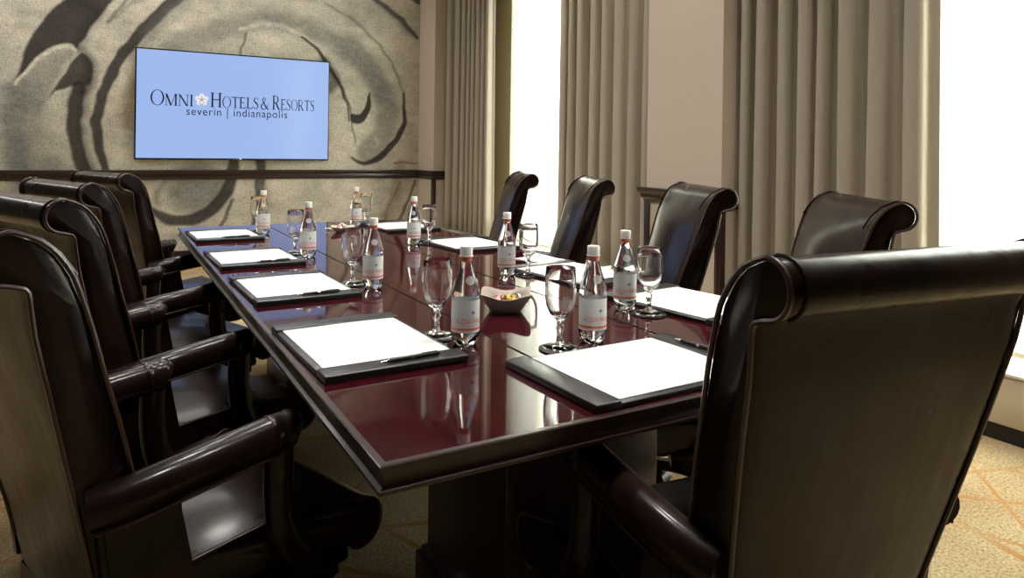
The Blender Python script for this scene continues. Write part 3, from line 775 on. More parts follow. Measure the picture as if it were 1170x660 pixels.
def make_chair():
    t = thing('conference_chair', '', 'chair', (0, 0, 0), 0, 'espresso leather roll-back conference chairs')
    fr, ro, re = back_outline(); out_ = fr + ro + re
    # ---- backrest
    bm = bmesh.new(); rings = []
    S = [-1, -.985, -.95, -.85, -.7, -.5, -.25, 0, .25, .5, .7, .85, .95, .985, 1]
    for s in S:
        ring = []; edge = abs(s); sh = .006 if edge == 1 else (.002 if edge > .98 else 0)
        for i, (x, z) in enumerate(out_):
            cr_ = (1 - s * s)
            if i < len(fr):
                x += .026 * cr_ * min(1, max(0, z - .38) / .1) - sh
            elif i >= len(fr) + len(ro):
                x += -.004 * cr_ + sh
            else:
                dx, dz = x - RC[0], z - RC[1]
                k_ = 1 - sh / .05; x, z = RC[0] + dx * k_, RC[1] + dz * k_
            ring.append(Vector((x, s * hw(z), z)))
        rings.append(ring)
    loft(bm, rings)
    back = obj('backrest', bm, M_LEATHER, t, 50)
    for s in (-1, 1):
        pts = [(x, s * (hw(z) + .001), z) for x, z in out_[1:-1]]
        bm = bmesh.new(); tube(bm, smooth_path(pts, 2), .0042, 6); obj('piping', bm, M_PIPING, back)
        # welt round the roll end
        pts = [(x, s * .262, z) for x, z in [(q[0] + .010 * max(0, 1 - k_ / 5), q[1]) for k_, q in enumerate(ro)]]
        pts = [(RC[0] + (x - RC[0]) * 1.04, y_, RC[1] + (z - RC[1]) * 1.04) for x, y_, z in pts]
        bm = bmesh.new(); tube(bm, pts, .003, 6); obj('piping', bm, M_LEATHER, back)
    # ---- seat cushion with a rolled T front
    prof = [(-.17, .330), (-.17, .398), (-.14, .410), (-.03, .418), (.08, .422), (.18, .424), (.25, .421)]
    c = (.302, .367); r = .053
    for a in range(86, -136, -15):
        prof.append((c[0] + r * math.cos(math.radians(a)), c[1] + r * math.sin(math.radians(a))))
    prof += [(.20, .332), (.0, .330)]

    def sw(x):
        return .222 if x < .185 else (.296 if x > .225 else .222 + .074 * (x - .185) / .040)
    bm = bmesh.new(); rings = []
    for s in S:
        e = abs(s); ring = []
        for x, z in prof:
            if x > .245:
                k_ = 1 - (.09 if e == 1 else .02 if e > .98 else 0)
                xx, zz = c[0] + (x - c[0]) * k_, c[1] + (z - c[1]) * k_
            else:
                xx, zz = x, z + (.014 * (1 - s * s) if z > .38 else 0) - (.008 if e == 1 and z > .38 else 0)
            ring.append(Vector((xx, s * sw(x), zz)))
        rings.append(ring)
    loft(bm, rings); seat = obj('seat_cushion', bm, M_LEATHER, t, 50)
    for s in (-1, 1):
        pts = [(x, s * (sw(x) + .0005), z - .004) for x, z in prof[2:6]] + [(c[0] + .0525 * math.cos(math.radians(a)), s * .295, c[1] + .0525 * math.sin(math.radians(a))) for a in range(90, -130, -18)]
        bm = bmesh.new(); tube(bm, smooth_path(pts, 2), .0038, 6); obj('piping', bm, M_PIPING, seat)
    # ---- frame under the cushion
    bm = bmesh.new()
    prism(bm, [(-.20, -.215), (.21, -.284), (.265, -.265), (.265, .265), (.21, .284), (-.20, .215)], .258, .329)
    bmesh.ops.bevel(bm, geom=list(bm.edges), offset=.008, segments=2, affect='EDGES')
    obj('seat_frame', bm, M_LEATHER, t)
    # ---- arms
    for s in (-1, 1):
        ya = s * .272
        path = smooth_path([(-.245, s * .242, .590), (-.18, s * .262, .598), (-.08, ya, .610), (.02, ya, .619), (.084, ya, .624)], 4)
        bm = bmesh.new(); tube(bm, path, [.034 + .003 * min(1, i / 6) for i in range(len(path))], 16, sec=(.98, 1.06))
        arm = obj('armrest', bm, M_LEATHER, t)
        bm = bmesh.new(); tube(bm, [(p.x, p.y + s * .028, p.z - .031) for p in path], .0032, 6); obj('piping', bm, M_PIPING, arm)
        bm = bmesh.new(); tube(bm, [(.076, ya, .623), (.078, ya, .623), (.082, ya, .624), (.086, ya, .624), (.090, ya, .624), (.112, ya, .624), (.116, ya, .624), (.122, ya, .623), (.128, ya, .621), (.132, ya, .617)], [.036, .039, .0392, .037, .0368, .0368, .039, .0385, .033, .020], 16, sec=(.98, 1.06))
        obj('arm_collar', bm, M_LEATHER, arm)
        bm = bmesh.new()
        pp = smooth_path([(.102, ya, .616), (.099, ya, .550), (.102, ya, .485), (.116, ya, .420), (.152, ya, .362), (.205, ya, .320), (.270, ya, .304)], 4)
        rr = []
        for i in range(len(pp)):
            q = i / (len(pp) - 1); rr.append(.030 + .006 * q if q < .7 else .0342 - .020 * (q - .7) / .3)
        tube(bm, pp, rr, 12, sec=(.86, 1)); obj('arm_post', bm, M_LEATHER, t)
        bm = bmesh.new(); pl = [(-.235, .580), (-.105, .597), (-.098, .52), (-.08, .43), (-.055, .32), (-.20, .32)]
        ya0, ya1 = s * .238, s * .284
        loft(bm, [[Vector((x, ya0 - s * (.02 if x < -.19 else 0), z)) for x, z in pl], [Vector((x, ya1 - s * (.03 if x < -.19 else 0), z)) for x, z in pl]])
        bmesh.ops.bevel(bm, geom=list(bm.edges), offset=.008, segments=2, affect='EDGES'); obj('arm_panel', bm, M_LEATHER, t)
    # ---- swivel base
    bm = box(bmesh.new(), -.14, .14, -.11, .11, .205, .259, .012); lathe(bm, [(0, .135), (.030, .135), (.030, .205), (0, .205)], 20); obj('tilt_mechanism', bm, M_PLASTIC, t)
    bm = lathe(bmesh.new(), [(0, .085), (.052, .085), (.058, .10), (.055, .15), (.040, .175), (0, .175)], 24); bs = obj('base_hub', bm, M_BLACKWOOD, t)
    for i in range(5):
        a = 2 * PI * i / 5 + PI / 5; R = Matrix.Rotation(a, 4, 'Z')
        bm = bmesh.new()
        sec_ = [(.03, .034, .082, .155), (.12, .030, .086, .138), (.22, .026, .082, .118), (.295, .024, .072, .104), (.322, .018, .074, .098)]
        loft(bm, [[R @ Vector(q) for q in ((x, -w_, z0), (x, w_, z0), (x, w_ * .8, z1), (x, -w_ * .8, z1))] for x, w_, z0, z1 in sec_])
        bmesh.ops.bevel(bm, geom=list(bm.edges), offset=.005, segments=2, affect='EDGES'); lg = obj('base_leg', bm, M_BLACKWOOD, t)
        cb = bmesh.new()
        cx2 = .30
        for sy in (-1, 1):
            tmp = bmesh.new(); tube(tmp, [(cx2, sy * .008, .030), (cx2, sy * .011, .030), (cx2, sy * .024, .030), (cx2, sy * .027, .030)], [.024, .0295, .0295, .024], 18); merge(cb, tmp, R)
        tmp = box(bmesh.new(), cx2 - .012, cx2 + .012, -.008, .008, .028, .076, .004); merge(cb, tmp, R)
        tmp = bmesh.new(); pl = [(cx2 + .034 * math.cos(math.radians(d)), .030 + .034 * math.sin(math.radians(d))) for d in range(10, 171, 20)]
        loft(tmp, [[Vector((x, -.028, z)) for x, z in pl], [Vector((x, .028, z)) for x, z in pl]]); merge(cb, tmp, R)
        obj('caster', cb, M_PLASTIC, lg)
    return t

CH = make_chair()
CHAIRS = [
    ((.112, 1.675), 22, ''),
    ((.145, 2.395), 22, 'brown leather chair second from the camera along the left side of the table'),
    ((.189, 3.225), 22, 'brown leather chair third from the camera along the left side of the table'),
    ((.316, 4.225), 22, 'brown leather chair farthest from the camera along the left side, nearest the mural wall'),
    ((1.83, 1.62), 145, 'brown leather chair on the window side, its top showing just above the big foreground chair'),
    ((1.832, 2.313), 154, 'brown leather chair in front of the wallpapered pier on the window side'),
    ((1.89, 3.135), 155, 'brown leather chair in front of the drape just right of the far window'),
    ((1.925, 3.905), 157, 'brown leather chair in front of the bright far window, farthest on the window side'),
    ((1.052, .945), 84, 'large brown leather chair in the right foreground seen from behind at the near table end'),
]
CHAIRS[0] = (CHAIRS[0][0], CHAIRS[0][1], 'brown leather chair in the left foreground, nearest the camera on the table\'s left side')
for i, ((x, y), a, lab) in enumerate(CHAIRS):
    if i == 0:
        CH.location = (x, y, 0); CH.rotation_euler = (0, 0, math.radians(a)); CH['label'] = lab
    else:
        dup(CH, (x, y, 0), math.radians(a), lab)


# ================================================================== TELEVISION
TVX0, TVX1, TVZ0, TVZ1 = .214, 2.141, 1.072, 2.186
tv = thing('television', 'wide flat television showing a pale blue logo screen on the mural wall', 'television', ((TVX0 + TVX1) / 2, YB - .045, TVZ0))
W2, H2 = (TVX1 - TVX0) / 2, TVZ1 - TVZ0
bm = box(bmesh.new(), -W2, W2, -.022, .022, 0, H2, .005); hs = obj('housing', bm, M_BEZEL, tv)
bm = box(bmesh.new(), -.05, .05, -.024, -.021, .004, .013, .001); obj('badge', bm, M_CHROME, hs)
bm = box(bmesh.new(), -.35, .35, .02, .044, .3, .8, .004); obj('wall_mount', bm, M_PLASTIC, tv)
bm = box(bmesh.new(), -W2 + .014, W2 - .014, -.0235, -.0215, .018, H2 - .014); sc = obj('screen', bm, M_SCREEN, tv)

# --- serif lettering built from strokes, cap height 1
TK, TN, SF = .155, .065, .045


def g_poly(*pts):
    return [list(pts)]


def ribbon(pts, wd, sub=6):
    P = smooth_path([(x, y, w_) for (x, y), w_ in zip(pts, wd)], sub); o_ = []
    for i in range(len(P)):
        a, b = P[max(i - 1, 0)], P[min(i + 1, len(P) - 1)]; d = Vector((b.x - a.x, b.y - a.y)).normalized(); n = Vector((-d.y, d.x))
        o_.append(((P[i].x + n.x * P[i].z / 2, P[i].y + n.y * P[i].z / 2), (P[i].x - n.x * P[i].z / 2, P[i].y - n.y * P[i].z / 2)))
    return [[o_[i][0], o_[i + 1][0], o_[i + 1][1], o_[i][1]] for i in range(len(o_) - 1)]


def rect(x0, y0, x1, y1):
    return [[(x0, y0), (x1, y0), (x1, y1), (x0, y1)]]


def stem(x, w_, top=True, bot=True, y0=0, y1=1):
    r = rect(x, y0, x + w_, y1); e = .085
    if bot:
        r += rect(x - e, y0, x + w_ + e, y0 + SF)
    if top:
        r += rect(x - e, y1 - SF, x + w_ + e, y1)
    return r


def ring(cx0, cy0, ro, ri, a0=0, a1=360, n=36):
    q = []
    for i in range(n):
        A = math.radians(a0 + (a1 - a0) * i / n); B = math.radians(a0 + (a1 - a0) * (i + 1) / n)
        q.append([(cx0 + ro[0] * math.cos(A), cy0 + ro[1] * math.sin(A)), (cx0 + ro[0] * math.cos(B), cy0 + ro[1] * math.sin(B)),
                  (cx0 + ri[0] * math.cos(B), cy0 + ri[1] * math.sin(B)), (cx0 + ri[0] * math.cos(A), cy0 + ri[1] * math.sin(A))])
    return q


def slant(x0, y0, x1, y1, w_):
    return [[(x0 - w_ / 2, y0), (x0 + w_ / 2, y0), (x1 + w_ / 2, y1), (x1 - w_ / 2, y1)]]

GL = {
    'O': (1.06, ring(.53, .5, (.50, .52), (.375, .485))),
    'M': (1.26, stem(.12, TN, True, True) + stem(.98, TK, True, True) + slant(.16, 1, .60, 0, TK * 1.1) + slant(.60, 0, 1.01, 1, TN)),
    'N': (1.08, stem(.12, TN) + stem(.88, TN, True, False) + slant(.14, 1, .89, 0, TK * 1.15)),
    'I': (.42, stem(.14, TK)),
    'H': (1.06, stem(.12, TK) + stem(.78, TK) + rect(.2, .49, .85, .49 + TN)),
    'T': (.90, stem(.38, TK, False, True) + rect(.03, 1 - TN, .87, 1) + [[(.03, 1), (.03, .80), (.06, .80), (.11, 1)]] + [[(.87, 1), (.87, .80), (.84, .80), (.79, 1)]]),
    'E': (.84, stem(.12, TK) + rect(.2, 1 - TN, .72, 1) + rect(.2, 0, .76, TN) + rect(.2, .49, .58, .49 + TN) + [[(.72, 1), (.72, .82), (.69, .82), (.64, 1)]] + [[(.78, 0), (.80, .22), (.76, .22), (.68, 0)]] + rect(.56, .41, .59, .61)),
    'L': (.80, stem(.12, TK) + rect(.2, 0, .72, TN) + [[(.74, 0), (.77, .24), (.73, .24), (.64, 0)]]),
    'R': (.98, stem(.12, TK) + ring(.42, .735, (.32, .265), (.19, .225), -90, 90, 20) + rect(.2, .96, .44, 1) + rect(.2, .47, .44, .47 + TN) + slant(.44, .5, .80, 0, TK * 1.15) + rect(.74, 0, .98, SF)),
    'S': (.72, ribbon([(.60, .80), (.52, .95), (.34, .985), (.17, .90), (.15, .74), (.32, .57), (.52, .43), (.58, .25), (.47, .06), (.28, .015), (.13, .09), (.08, .25)], [.03, .05, .05, .09, .12, .14, .14, .12, .07, .05, .05, .03]) + rect(.585, .73, .615, .97) + rect(.075, .03, .105, .28)),
    '&': (1.02, ribbon([(.92, .50), (.80, .30), (.58, .07), (.34, .0), (.14, .10), (.12, .32), (.30, .52), (.50, .68), (.54, .86), (.42, .98), (.28, .90), (.28, .72), (.45, .45), (.65, .20), (.85, .03), (.97, .03)], [.04, .05, .06, .07, .11, .12, .07, .06, .09, .05, .09, .10, .13, .14, .10, .04])),
    ' ': (.36, []),
}


def serif_word(bm, word, x0, x1, z0, h_small, h_big, y):
    hs = [h_big if i == 0 else h_small for i in range(len(word))]
    k_ = (x1 - x0) / sum(GL[c][0] * h for c, h in zip(word, hs)); x = x0
    for ch, h in zip(word, hs):
        for q in GL[ch][1]:
            try:
                bm.faces.new([bm.verts.new((x + px * h * k_, y, z0 + pz * h)) for px, pz in q])
            except ValueError:
                pass
        x += GL[ch][0] * h * k_

bx = -(TVX0 + TVX1) / 2
for word, xa, xb in (('OMNI', .348, .745), ('HOTELS', .902, 1.385), ('&', 1.400, 1.492), ('RESORTS', 1.520, 1.976)):
    bm = bmesh.new(); serif_word(bm, word, xa + bx, xb + bx, 1.620 - TVZ0, .118 if word != '&' else .125, .152 if word != '&' else .125, -.0245)
    obj('lettering', bm, M_INK, sc, fix=False)
gx = .822 + bx
vs, fs = curve_text('severin | indianapolis', .118, 1.12)
k_ = 1.005 / max(v.x for v in vs)
bar = [v.x for v in vs if v.y < -.012 and .3 < v.x * k_ / 1.005 < .45]
cut = (min(bar), max(bar))
for lo_, hi_ in ((-1, cut[0] - .002), (cut[0] - .002, cut[1] + .002), (cut[1] + .002, 9)):
    bm = bmesh.new(); VV = {}
    for f in fs:
        if all(lo_ < vs[i].x < hi_ for i in f):
            for i in f:
                if i not in VV:
                    VV[i] = bm.verts.new((.676 + bx + vs[i].x * k_, -.0245, 1.532 - TVZ0 + vs[i].y))
            bm.faces.new([VV[i] for i in f])
    obj('lettering', bm, M_INK, sc, fix=False)
bm = bmesh.new(); ez = 1.692 - TVZ0
for k in range(5):
    a = PI / 2 + 2 * PI * k / 5; c0 = Vector((gx + (.034) * math.cos(a), 0, ez + .034 * math.sin(a)))
    pts = []
    for j in range(16):
        b = 2 * PI * j / 16; r = .0285 * (1 + .10 * math.cos(2 * (b - a)))
        pts.append(bm.verts.new((c0.x + r * math.cos(b), -.0245 - .0001 * k, c0.z + r * math.sin(b))))
    bm.faces.new(pts)
em = obj('emblem', bm, M_EMBLEM, sc, fix=False)
bm = bmesh.new()
for k in range(5):
    a = PI / 2 + 2 * PI * k / 5 + PI / 5 * 0
    for q in ribbon([(gx, ez), (gx + .02 * math.cos(a), ez + .02 * math.sin(a)), (gx + .044 * math.cos(a), ez + .044 * math.sin(a))], [.006, .007, .002], 3):
        bm.faces.new([bm.verts.new((px, -.0255, pz)) for px, pz in q])
for q in rect(gx - .024, ez - .048, gx + .024, ez - .042):
    bm.faces.new([bm.verts.new((px, -.0255, pz)) for px, pz in q])
obj('emblem', bm, M_EMBLEM2, sc, fix=False)


# ================================================================== DESK PADS
def make_pad():
    t = thing('desk_pad', '', 'desk pad', (0, 0, 0), 0, 'black leather desk pads')
    bm = box(bmesh.new(), -.153, .153, -.225, .225, 0, .010, .003); obj('board', bm, M_PADLEATHER, t)
    for s in (-1, 1):
        y0, y1 = sorted((s * .168, s * .2255)); bm = box(bmesh.new(), -.1535, .1535, y0, y1, .0002, .0155, .0035, 3); b = obj('end_band', bm, M_PADLEATHER, t)
        bm = bmesh.new(); tube(bm, [(-.148, s * .172, .0155), (.148, s * .172, .0155)], .0006, 5); obj('stitching', bm, M_PLASTIC, b)
    bm = bmesh.new(); n = 12
    for k in range(2):
        o_ = .001 * k
        rr = []
        for i in range(n + 1):
            x = -.139 + .278 * i / n; rr.append(.0115 + .0012 * k + .0006 * math.sin(x * 18 + k))
        loft(bm, [[Vector((-.139 + .278 * i / n + o_, -.169, rr[i])) for i in range(n + 1)], [Vector((-.139 + .278 * i / n + o_, .169, rr[i])) for i in range(n + 1)]], False, False)
    obj('writing_paper', bm, M_PAPER, t)
    return t

PAD = make_pad()
PADS = [
    ((.506, 1.543), 1.5, 'black leather desk pad nearest the near left corner of the table'),
    ((.512, 2.275), 1.5, 'black leather desk pad second from the camera along the left table edge'),
    ((.505, 2.945), 1.5, 'black leather desk pad third from the camera along the left table edge'),
    ((.505, 3.765), 1.5, 'black leather desk pad at the far left corner of the table'),
    ((.945, 1.112), 91.5, 'black leather desk pad on the near table end in front of the big foreground chair'),
    ((1.492, 1.515), 7, 'black leather desk pad nearest the camera on the window side, beside the near right goblet'),
    ((1.475, 2.085), 6, 'black leather desk pad second from the camera on the window side, behind the tall bottles'),
    ((1.475, 2.965), 3, 'black leather desk pad in front of the chair at the far window'),
    ((1.455, 3.80), 2, 'black leather desk pad at the far right corner of the table, farthest from the camera'),
]
for i, ((x, y), a, lab) in enumerate(PADS):
    if i == 0:
        PAD.location = (x, y, TZ); PAD.rotation_euler = (0, 0, math.radians(a)); PAD['label'] = lab
    else:
        dup(PAD, (x, y, TZ), math.radians(a), lab)
bm = box(bmesh.new(), -.07, .07, -.09, .09, 0, .003, .001)
sh = obj('notepad', bm, M_PAPER); sh.location = (1.555, 2.44, TZ); sh.rotation_euler = (0, 0, .3)
tag(sh, 'small white notepad just beyond the second desk pad on the window side', 'notepad')


# ================================================================== PENS
def make_pen():
    t = thing('pen', '', 'pen', (0, 0, 0), 0, 'ballpoint pens on the desk pads')
    bm = bmesh.new(); tube(bm, [(-.064, 0, .0045), (-.060, 0, .0045), (0, 0, .0045), (.050, 0, .0045)], [.003, .0043, .0045, .0040], 12); obj('barrel', bm, M_PLASTIC, t)
    bm = bmesh.new(); tube(bm, [(.050, 0, .0045), (.060, 0, .0045), (.068, 0, .0045)], [.0038, .0022, .0006], 12); obj('tip', bm, M_CHROME, t)
    bm = box(bmesh.new(), -.058, -.020, -.0012, .0012, .0088, .0100, .0004); box(bm, -.058, -.054, -.0012, .0012, .006, .0095); obj('clip', bm, M_CHROME, t)
    bm = bmesh.new(); tube(bm, [(-.004, 0, .0045), (.004, 0, .0045)], .0048, 12); obj('ring', bm, M_CHROME, t)
    return t

PEN = make_pen()
PENS = [((.545, 1.345), 184, 'black pen on the near band of the left desk pad closest to the camera'),
        ((.545, 2.078), 184, 'black pen on the near band of the second desk pad on the left'),
        ((.545, 2.748), 183, 'black pen on the near band of the third desk pad on the left'),
        ((.535, 3.568), 183, 'black pen on the near band of the far left desk pad'),
        ((1.142, 1.135), 96, 'black pen with bright clip on the right band of the near-end desk pad')]
for i, ((x, y), a, lab) in enumerate(PENS):
    if i == 0:
        PEN.location = (x, y, TZ + .0157); PEN.rotation_euler = (0, 0, math.radians(a)); PEN['label'] = lab
    else:
        dup(PEN, (x, y, TZ + .0157), math.radians(a), lab)


# ================================================================== BOTTLES
def wrap(vs, fs, bm, r, z, ang0, mi=0):
    VV = [bm.verts.new((r * math.cos(ang0 + v.x / r), r * math.sin(ang0 + v.x / r), z + v.y)) for v in vs]
    for f in fs:
        try:
            bm.faces.new([VV[i] for i in f])
        except ValueError:
            pass


def patch(bm, r, a0, a1, z0, z1, n=24):
    A = [bm.verts.new((r * math.cos(a0 + (a1 - a0) * i / n), r * math.sin(a0 + (a1 - a0) * i / n), z0)) for i in range(n + 1)]
    B = [bm.verts.new((v.co.x, v.co.y, z1)) for v in A]
    for i in range(n):
        bm.faces.new([A[i], A[i + 1], B[i + 1], B[i]])


def make_bottle():
    """label front faces local -y"""
    t = thing('water_bottle', '', 'bottle', (0, 0, 0), 0, 'plastic water bottles')
    prof = [(0, .006), (.010, .004), (.020, .0005), (.027, .003), (.0315, .011), (.033, .022), (.0330, .028), (.0322, .031), (.0322, .108), (.033, .111), (.0328, .118), (.0308, .130), (.0270, .146), (.0222, .162), (.0176, .176), (.0140, .187), (.0128, .193), (.0128, .203), (0, .203)]

    def petal(r, z, a):
        if z < .025 and r > .008:
            k_ = (1 - z / .025) * (0.5 - .5 * math.cos(5 * a)); return r * (1 - .16 * k_), z + .0075 * k_ * (1 if r > .012 else .4)
        return r, z
    bm = lathe(bmesh.new(), prof, 40, mod=petal); body = obj('body', bm, M_WATER, t, 60)
    bm = bmesh.new(); patch(bm, .0326, 0, 2 * PI, .033, .106, 48)
    lb = obj('label', bm, M_LABEL, t)
    a0 = -PI / 2
    vs, fs = curve_text('ACQUA PANNA', .015, 1.02)
    wd = max(v.x for v in vs); k_ = .072 / wd
    vs = [Vector((v.x * k_ - .036, v.y * 1.12, 0)) for v in vs]
    bm = bmesh.new(); wrap(vs, fs, bm, .0329, .0535, a0)
    patch(bm, .0329, 0, 2 * PI, .0385, .0440, 48); patch(bm, .0329, a0 - .8, a0 + .8, .0485, .0492, 16)
    obj('label_print', bm, M_RED, lb, fix=False)
    bm = bmesh.new()                                       # small crossed emblem over the name
    for k in range(4):
        a = PI / 4 + k * PI / 2
        pts = []
        for j in range(10):
            b = 2 * PI * j / 10; u, v_ = .0024 * math.cos(b), .0013 * math.sin(b); u += .0026
            X, Z = u * math.cos(a - PI / 4) - v_ * math.sin(a - PI / 4), u * math.sin(a - PI / 4) + v_ * math.cos(a - PI / 4)
            pts.append(bm.verts.new((.0330 * math.cos(a0 + (X + .006) / .033), .0330 * math.sin(a0 + (X + .006) / .033), .079 + Z)))
        bm.faces.new(pts)
    obj('emblem', bm, M_NAVY, lb, fix=False)
    bm = bmesh.new(); n = 20; ctr = Vector((0, -.0252, .1505)); nrm = Vector((0, -1, .30)).normalized(); up_ = Vector((0, .30, 1)).normalized()
    R_ = [[bm.verts.new(ctr + nrm * (.0022 - 1.15 * ((q * .0105 * math.cos(2 * PI * i / n)) ** 2) / .05) + Vector((1, 0, 0)) * q * .0105 * math.cos(2 * PI * i / n) + up_ * q * .0105 * math.sin(2 * PI * i / n)) for i in range(n)] for q in (.35, .7, 1)]
    bm.faces.new(R_[0])
    for A, B in zip(R_, R_[1:]):
        for i in range(n):
            bm.faces.new([A[i], A[(i + 1) % n], B[(i + 1) % n], B[i]])
    obj('seal', bm, M_SEAL, t, fix=False)
    bm = bmesh.new(); lathe(bm, [(.0131, .1925), (.0139, .1928), (.0139, .2025), (.0131, .203)], 32); obj('neck_band', bm, M_RED, t)
    bm = bmesh.new(); lathe(bm, [(.0130, .2032), (.0162, .2034), (.0162, .2046), (.0146, .205), (.0148, .2245), (.0138, .2262), (0, .2265)], 48, mod=lambda r, z, a: (r * (1 + (.012 * math.cos(24 * a) if .2052 < z < .2255 and r > .013 else 0)), z)); obj('cap', bm, M_CAP, t)
    return t

BT = make_bottle()
BOTTLES = [((.717, 1.446), 'water bottle beside the foreground left goblet, in front of the candy bowl', 22),
           ((.741, 2.169), 'water bottle beside the second goblet on the left half of the table', 8),
           ((.718, 2.922), 'water bottle third from the camera on the left half of the table', 4),
           ((.701, 3.796), 'water bottle at the far left desk pad, farthest on the left half', 0),
           ((.994, 1.330), 'water bottle right of the goblet at the near-end desk pad', 24),
           ((1.275, 1.556), 'water bottle left of the near right goblet on the window side', 10),
           ((1.249, 2.192), 'water bottle behind the candy bowl on the window side', 8),
           ((1.257, 3.098), 'water bottle in front of the corner drape beside a goblet', -6),
           ((1.254, 3.982), 'water bottle behind the heap of white candies at the far end', -4)]
for i, ((x, y), lab, da) in enumerate(BOTTLES):
    rz = -math.atan2(x, y) + math.radians(da)
    if i == 0:
        BT.location = (x, y, TZ); BT.rotation_euler = (0, 0, rz); BT['label'] = lab
    else:
        dup(BT, (x, y, TZ), rz, lab)


# ================================================================== GOBLETS ON COASTERS
def make_goblet():
    t = thing('water_goblet', '', 'glass', (0, 0, 0), 0, 'stemmed water goblets')
    prof = [(0, .060), (.0085, .0605), (.013, .066), (.0235, .077), (.0315, .094), (.0352, .115), (.0360, .135), (.0352, .158), (.0336, .1815), (.0330, .1825), (.0322, .1815),
            (.0338, .158), (.0345, .135), (.0336, .115), (.0300, .095), (.0220, .080), (.010, .0715), (0, .070)]
    bm = lathe(bmesh.new(), prof, 40); obj('bowl', bm, M_GLASS, t, 60)
    bm = lathe(bmesh.new(), [(0, .0105), (.0105, .0112), (.0075, .018), (.0062, .028), (.0066, .036), (.0098, .043), (.0098, .047), (.0070, .054), (.0080, .0600), (0, .0600)], 28); obj('stem', bm, M_GLASS, t, 60)
    bm = lathe(bmesh.new(), [(0, .0015), (.030, .0), (.0385, .0), (.0395, .0018), (.0385, .0035), (.026, .0065), (.0105, .0108), (0, .0103)], 40); obj('foot', bm, M_GLASS, t, 60)
    return t


def make_coaster():
    bm = lathe(bmesh.new(), [(0, 0), (.046, 0), (.048, .001), (.048, .003), (.046, .004), (0, .0036)], 40)
    return tag(obj('coaster', bm, M_COASTER), '', 'coaster', 'round black coasters')

GB, CO = make_goblet(), make_coaster()
GOBLETS = [((.683, 1.532), 'empty stemmed goblet left of the foreground water bottle', 'round black coaster under the foreground left goblet'),
           ((.700, 2.253), 'empty stemmed goblet left of the second bottle on the left half', 'round black coaster under the second goblet on the left half'),
           ((.690, 3.020), 'empty stemmed goblet left of the third bottle on the left half', 'round black coaster under the third goblet on the left half'),
           ((.690, 3.900), 'empty stemmed goblet half hidden by the bottle at the far left', 'round black coaster under the far left goblet'),
           ((.888, 1.310), 'empty stemmed goblet reflecting the window at the near-end desk pad', 'round black coaster beside the upper left corner of the near-end desk pad'),
           ((1.299, 1.480), 'empty stemmed goblet right of the bottle on the near window side', 'round black coaster under the near window-side goblet'),
           ((1.315, 2.150), 'empty stemmed goblet in front of the far window, right of a bottle', 'round black coaster under the goblet in front of the far window'),
           ((1.330, 3.085), 'empty stemmed goblet in front of the corner drape', 'round black coaster under the goblet in front of the corner drape'),
           ((1.320, 4.000), 'empty stemmed goblet at the far right end beside the farthest bottle', 'round black coaster under the goblet at the far right end')]
for i, ((x, y), lab, lab2) in enumerate(GOBLETS):
    if i == 0:
        GB.location = (x, y, TZ + .004); GB['label'] = lab; CO.location = (x, y, TZ); CO['label'] = lab2
    else:
        dup(GB, (x, y, TZ + .004), 0, lab); dup(CO, (x, y, TZ), 0, lab2)


# ================================================================== CANDY BOWLS
def square_bowl(bm, base, rim, h, lift, th=.004, n=48):
    def ringp(side, z, lf):
        r_ = []
        for i in range(n):
            a = 2 * PI * i / n; c, s = math.cos(a), math.sin(a); k_ = (abs(c) ** 5 + abs(s) ** 5) ** (-1 / 5)
            cor = abs(math.sin(2 * a)) ** 3
            r_.append(Vector((side * k_ * c * (1 + .03 * cor), side * k_ * s * (1 + .03 * cor), z + lf * cor)))
        return r_
    lv = [(0, 0), (.08, .03), (.4, .36), (.75, .72), (1, 1)]
    rings = [ringp(base * .25, 0, 0)] + [ringp(base + (rim - base) * q, h * zq, lift * q * q) for q, zq in lv]
    rings += [ringp(base + (rim - base) * q - th, h * zq + (0 if q == 1 else th), lift * q * q) for q, zq in reversed(lv)]
    rings += [ringp(base * .25, th, 0)]
    return loft(bm, rings)

cb = thing('candy_bowl', 'square flared taupe bowl of wrapped candies in the middle of the table', 'bowl', (.968, 1.700, TZ), math.radians(-30))
bm = square_bowl(bmesh.new(), .036, .070, .043, .012); obj('bowl', bm, M_CERAMIC, cb, 60)
cb2 = thing('candy_bowl', 'small shallow ivory bowl heaped with white candies at the far end of the table', 'bowl', (1.10, 3.72, TZ), math.radians(-16))
bm = square_bowl(bmesh.new(), .03, .062, .026, .006); obj('bowl', bm, M_DISH, cb2, 60)


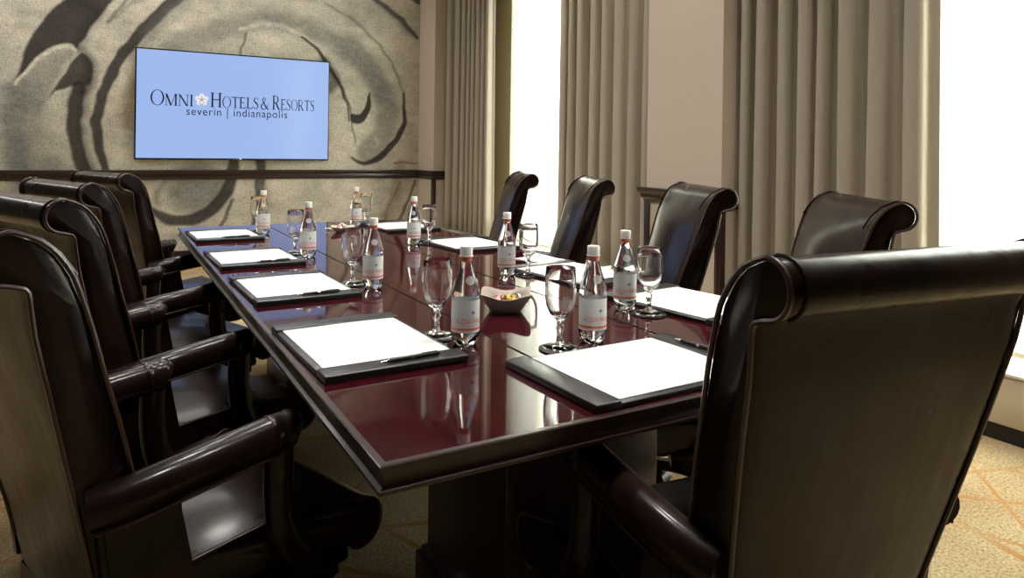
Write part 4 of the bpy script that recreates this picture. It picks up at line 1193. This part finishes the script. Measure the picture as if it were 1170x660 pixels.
def make_candy(mt):
    t = thing('wrapped_candy', '', 'candy')
    bm = bmesh.new(); bmesh.ops.create_uvsphere(bm, u_segments=14, v_segments=8, radius=.0095)
    for v in bm.verts:
        v.co.z *= .72
    obj('sweet', bm, mt, t, 70)
    for s in (-1, 1):
        bm = bmesh.new(); n = 16; rings = []
        for q, r in ((.0080, .003), (.011, .0022), (.0150, .006), (.0195, .0095)):
            rings.append([Vector((s * q, r * math.cos(2 * PI * i / n) * (1 + .25 * (i % 2) * (q > .012)), .62 * r * math.sin(2 * PI * i / n) * (1 + .25 * (i % 2) * (q > .012)))) for i in range(n)])
        loft(bm, rings, True); obj('wrapper_end', bm, mt, t, 70)
    return t

rnd = random.Random(5)
protos = {}
CANDY = []
lay = [(0, -.035, .012, .016), (0, -.018, -.022, .016), (1, .006, -.030, .016), (3, .030, -.012, .016), (0, -.012, .024, .016), (2, .020, .020, .016), (1, .002, .002, .018),
       (0, -.032, -.006, .029), (0, -.015, .006, .031), (1, .010, -.014, .031), (3, .016, .012, .032), (2, .034, .012, .030), (1, .024, -.020, .030), (3, .000, .030, .030), (0, -.022, -.020, .031)]
NAMES = ['pink', 'yellow', 'white', 'purple']
for k, dx, dy, z in lay:
    CANDY.append((k, cb, dx, dy, z + .004, NAMES[k] + ' wrapped candy among the sweets in the square taupe bowl', NAMES[k] + ' candies in the taupe bowl'))
for j in range(13):
    a = j * 2.4; r = .008 + .030 * ((j * .37) % 1); CANDY.append((2 if j % 3 else 0, cb2, r * math.cos(a), r * math.sin(a), .014 + .011 * (j // 5), ('white' if j % 3 else 'pink') + ' wrapped candy heaped in the shallow bowl at the far table end', ('white' if j % 3 else 'pink') + ' candies in the far bowl'))
for k, parent, dx, dy, z, lab, gr in CANDY:
    c, s = math.cos(parent.rotation_euler.z), math.sin(parent.rotation_euler.z)
    loc = (parent.location.x + dx * c - dy * s, parent.location.y + dx * s + dy * c, parent.location.z + z)
    if k not in protos:
        p = make_candy(M_CANDY[k]); protos[k] = p; p.location = loc; p['label'] = lab; p['group'] = gr
    else:
        p = dup(protos[k], loc, 0, lab, gr)
    p.rotation_euler = (rnd.uniform(-.5, .5), rnd.uniform(-.5, .5), rnd.uniform(0, 6.28))
p = dup(protos[2], (1.055, 3.83, TZ + .008), .9, 'white wrapped candy lying on the table left of the far bowl'); p.rotation_euler = (0, 0, -.5); p['group'] = 'white candies in the far bowl'
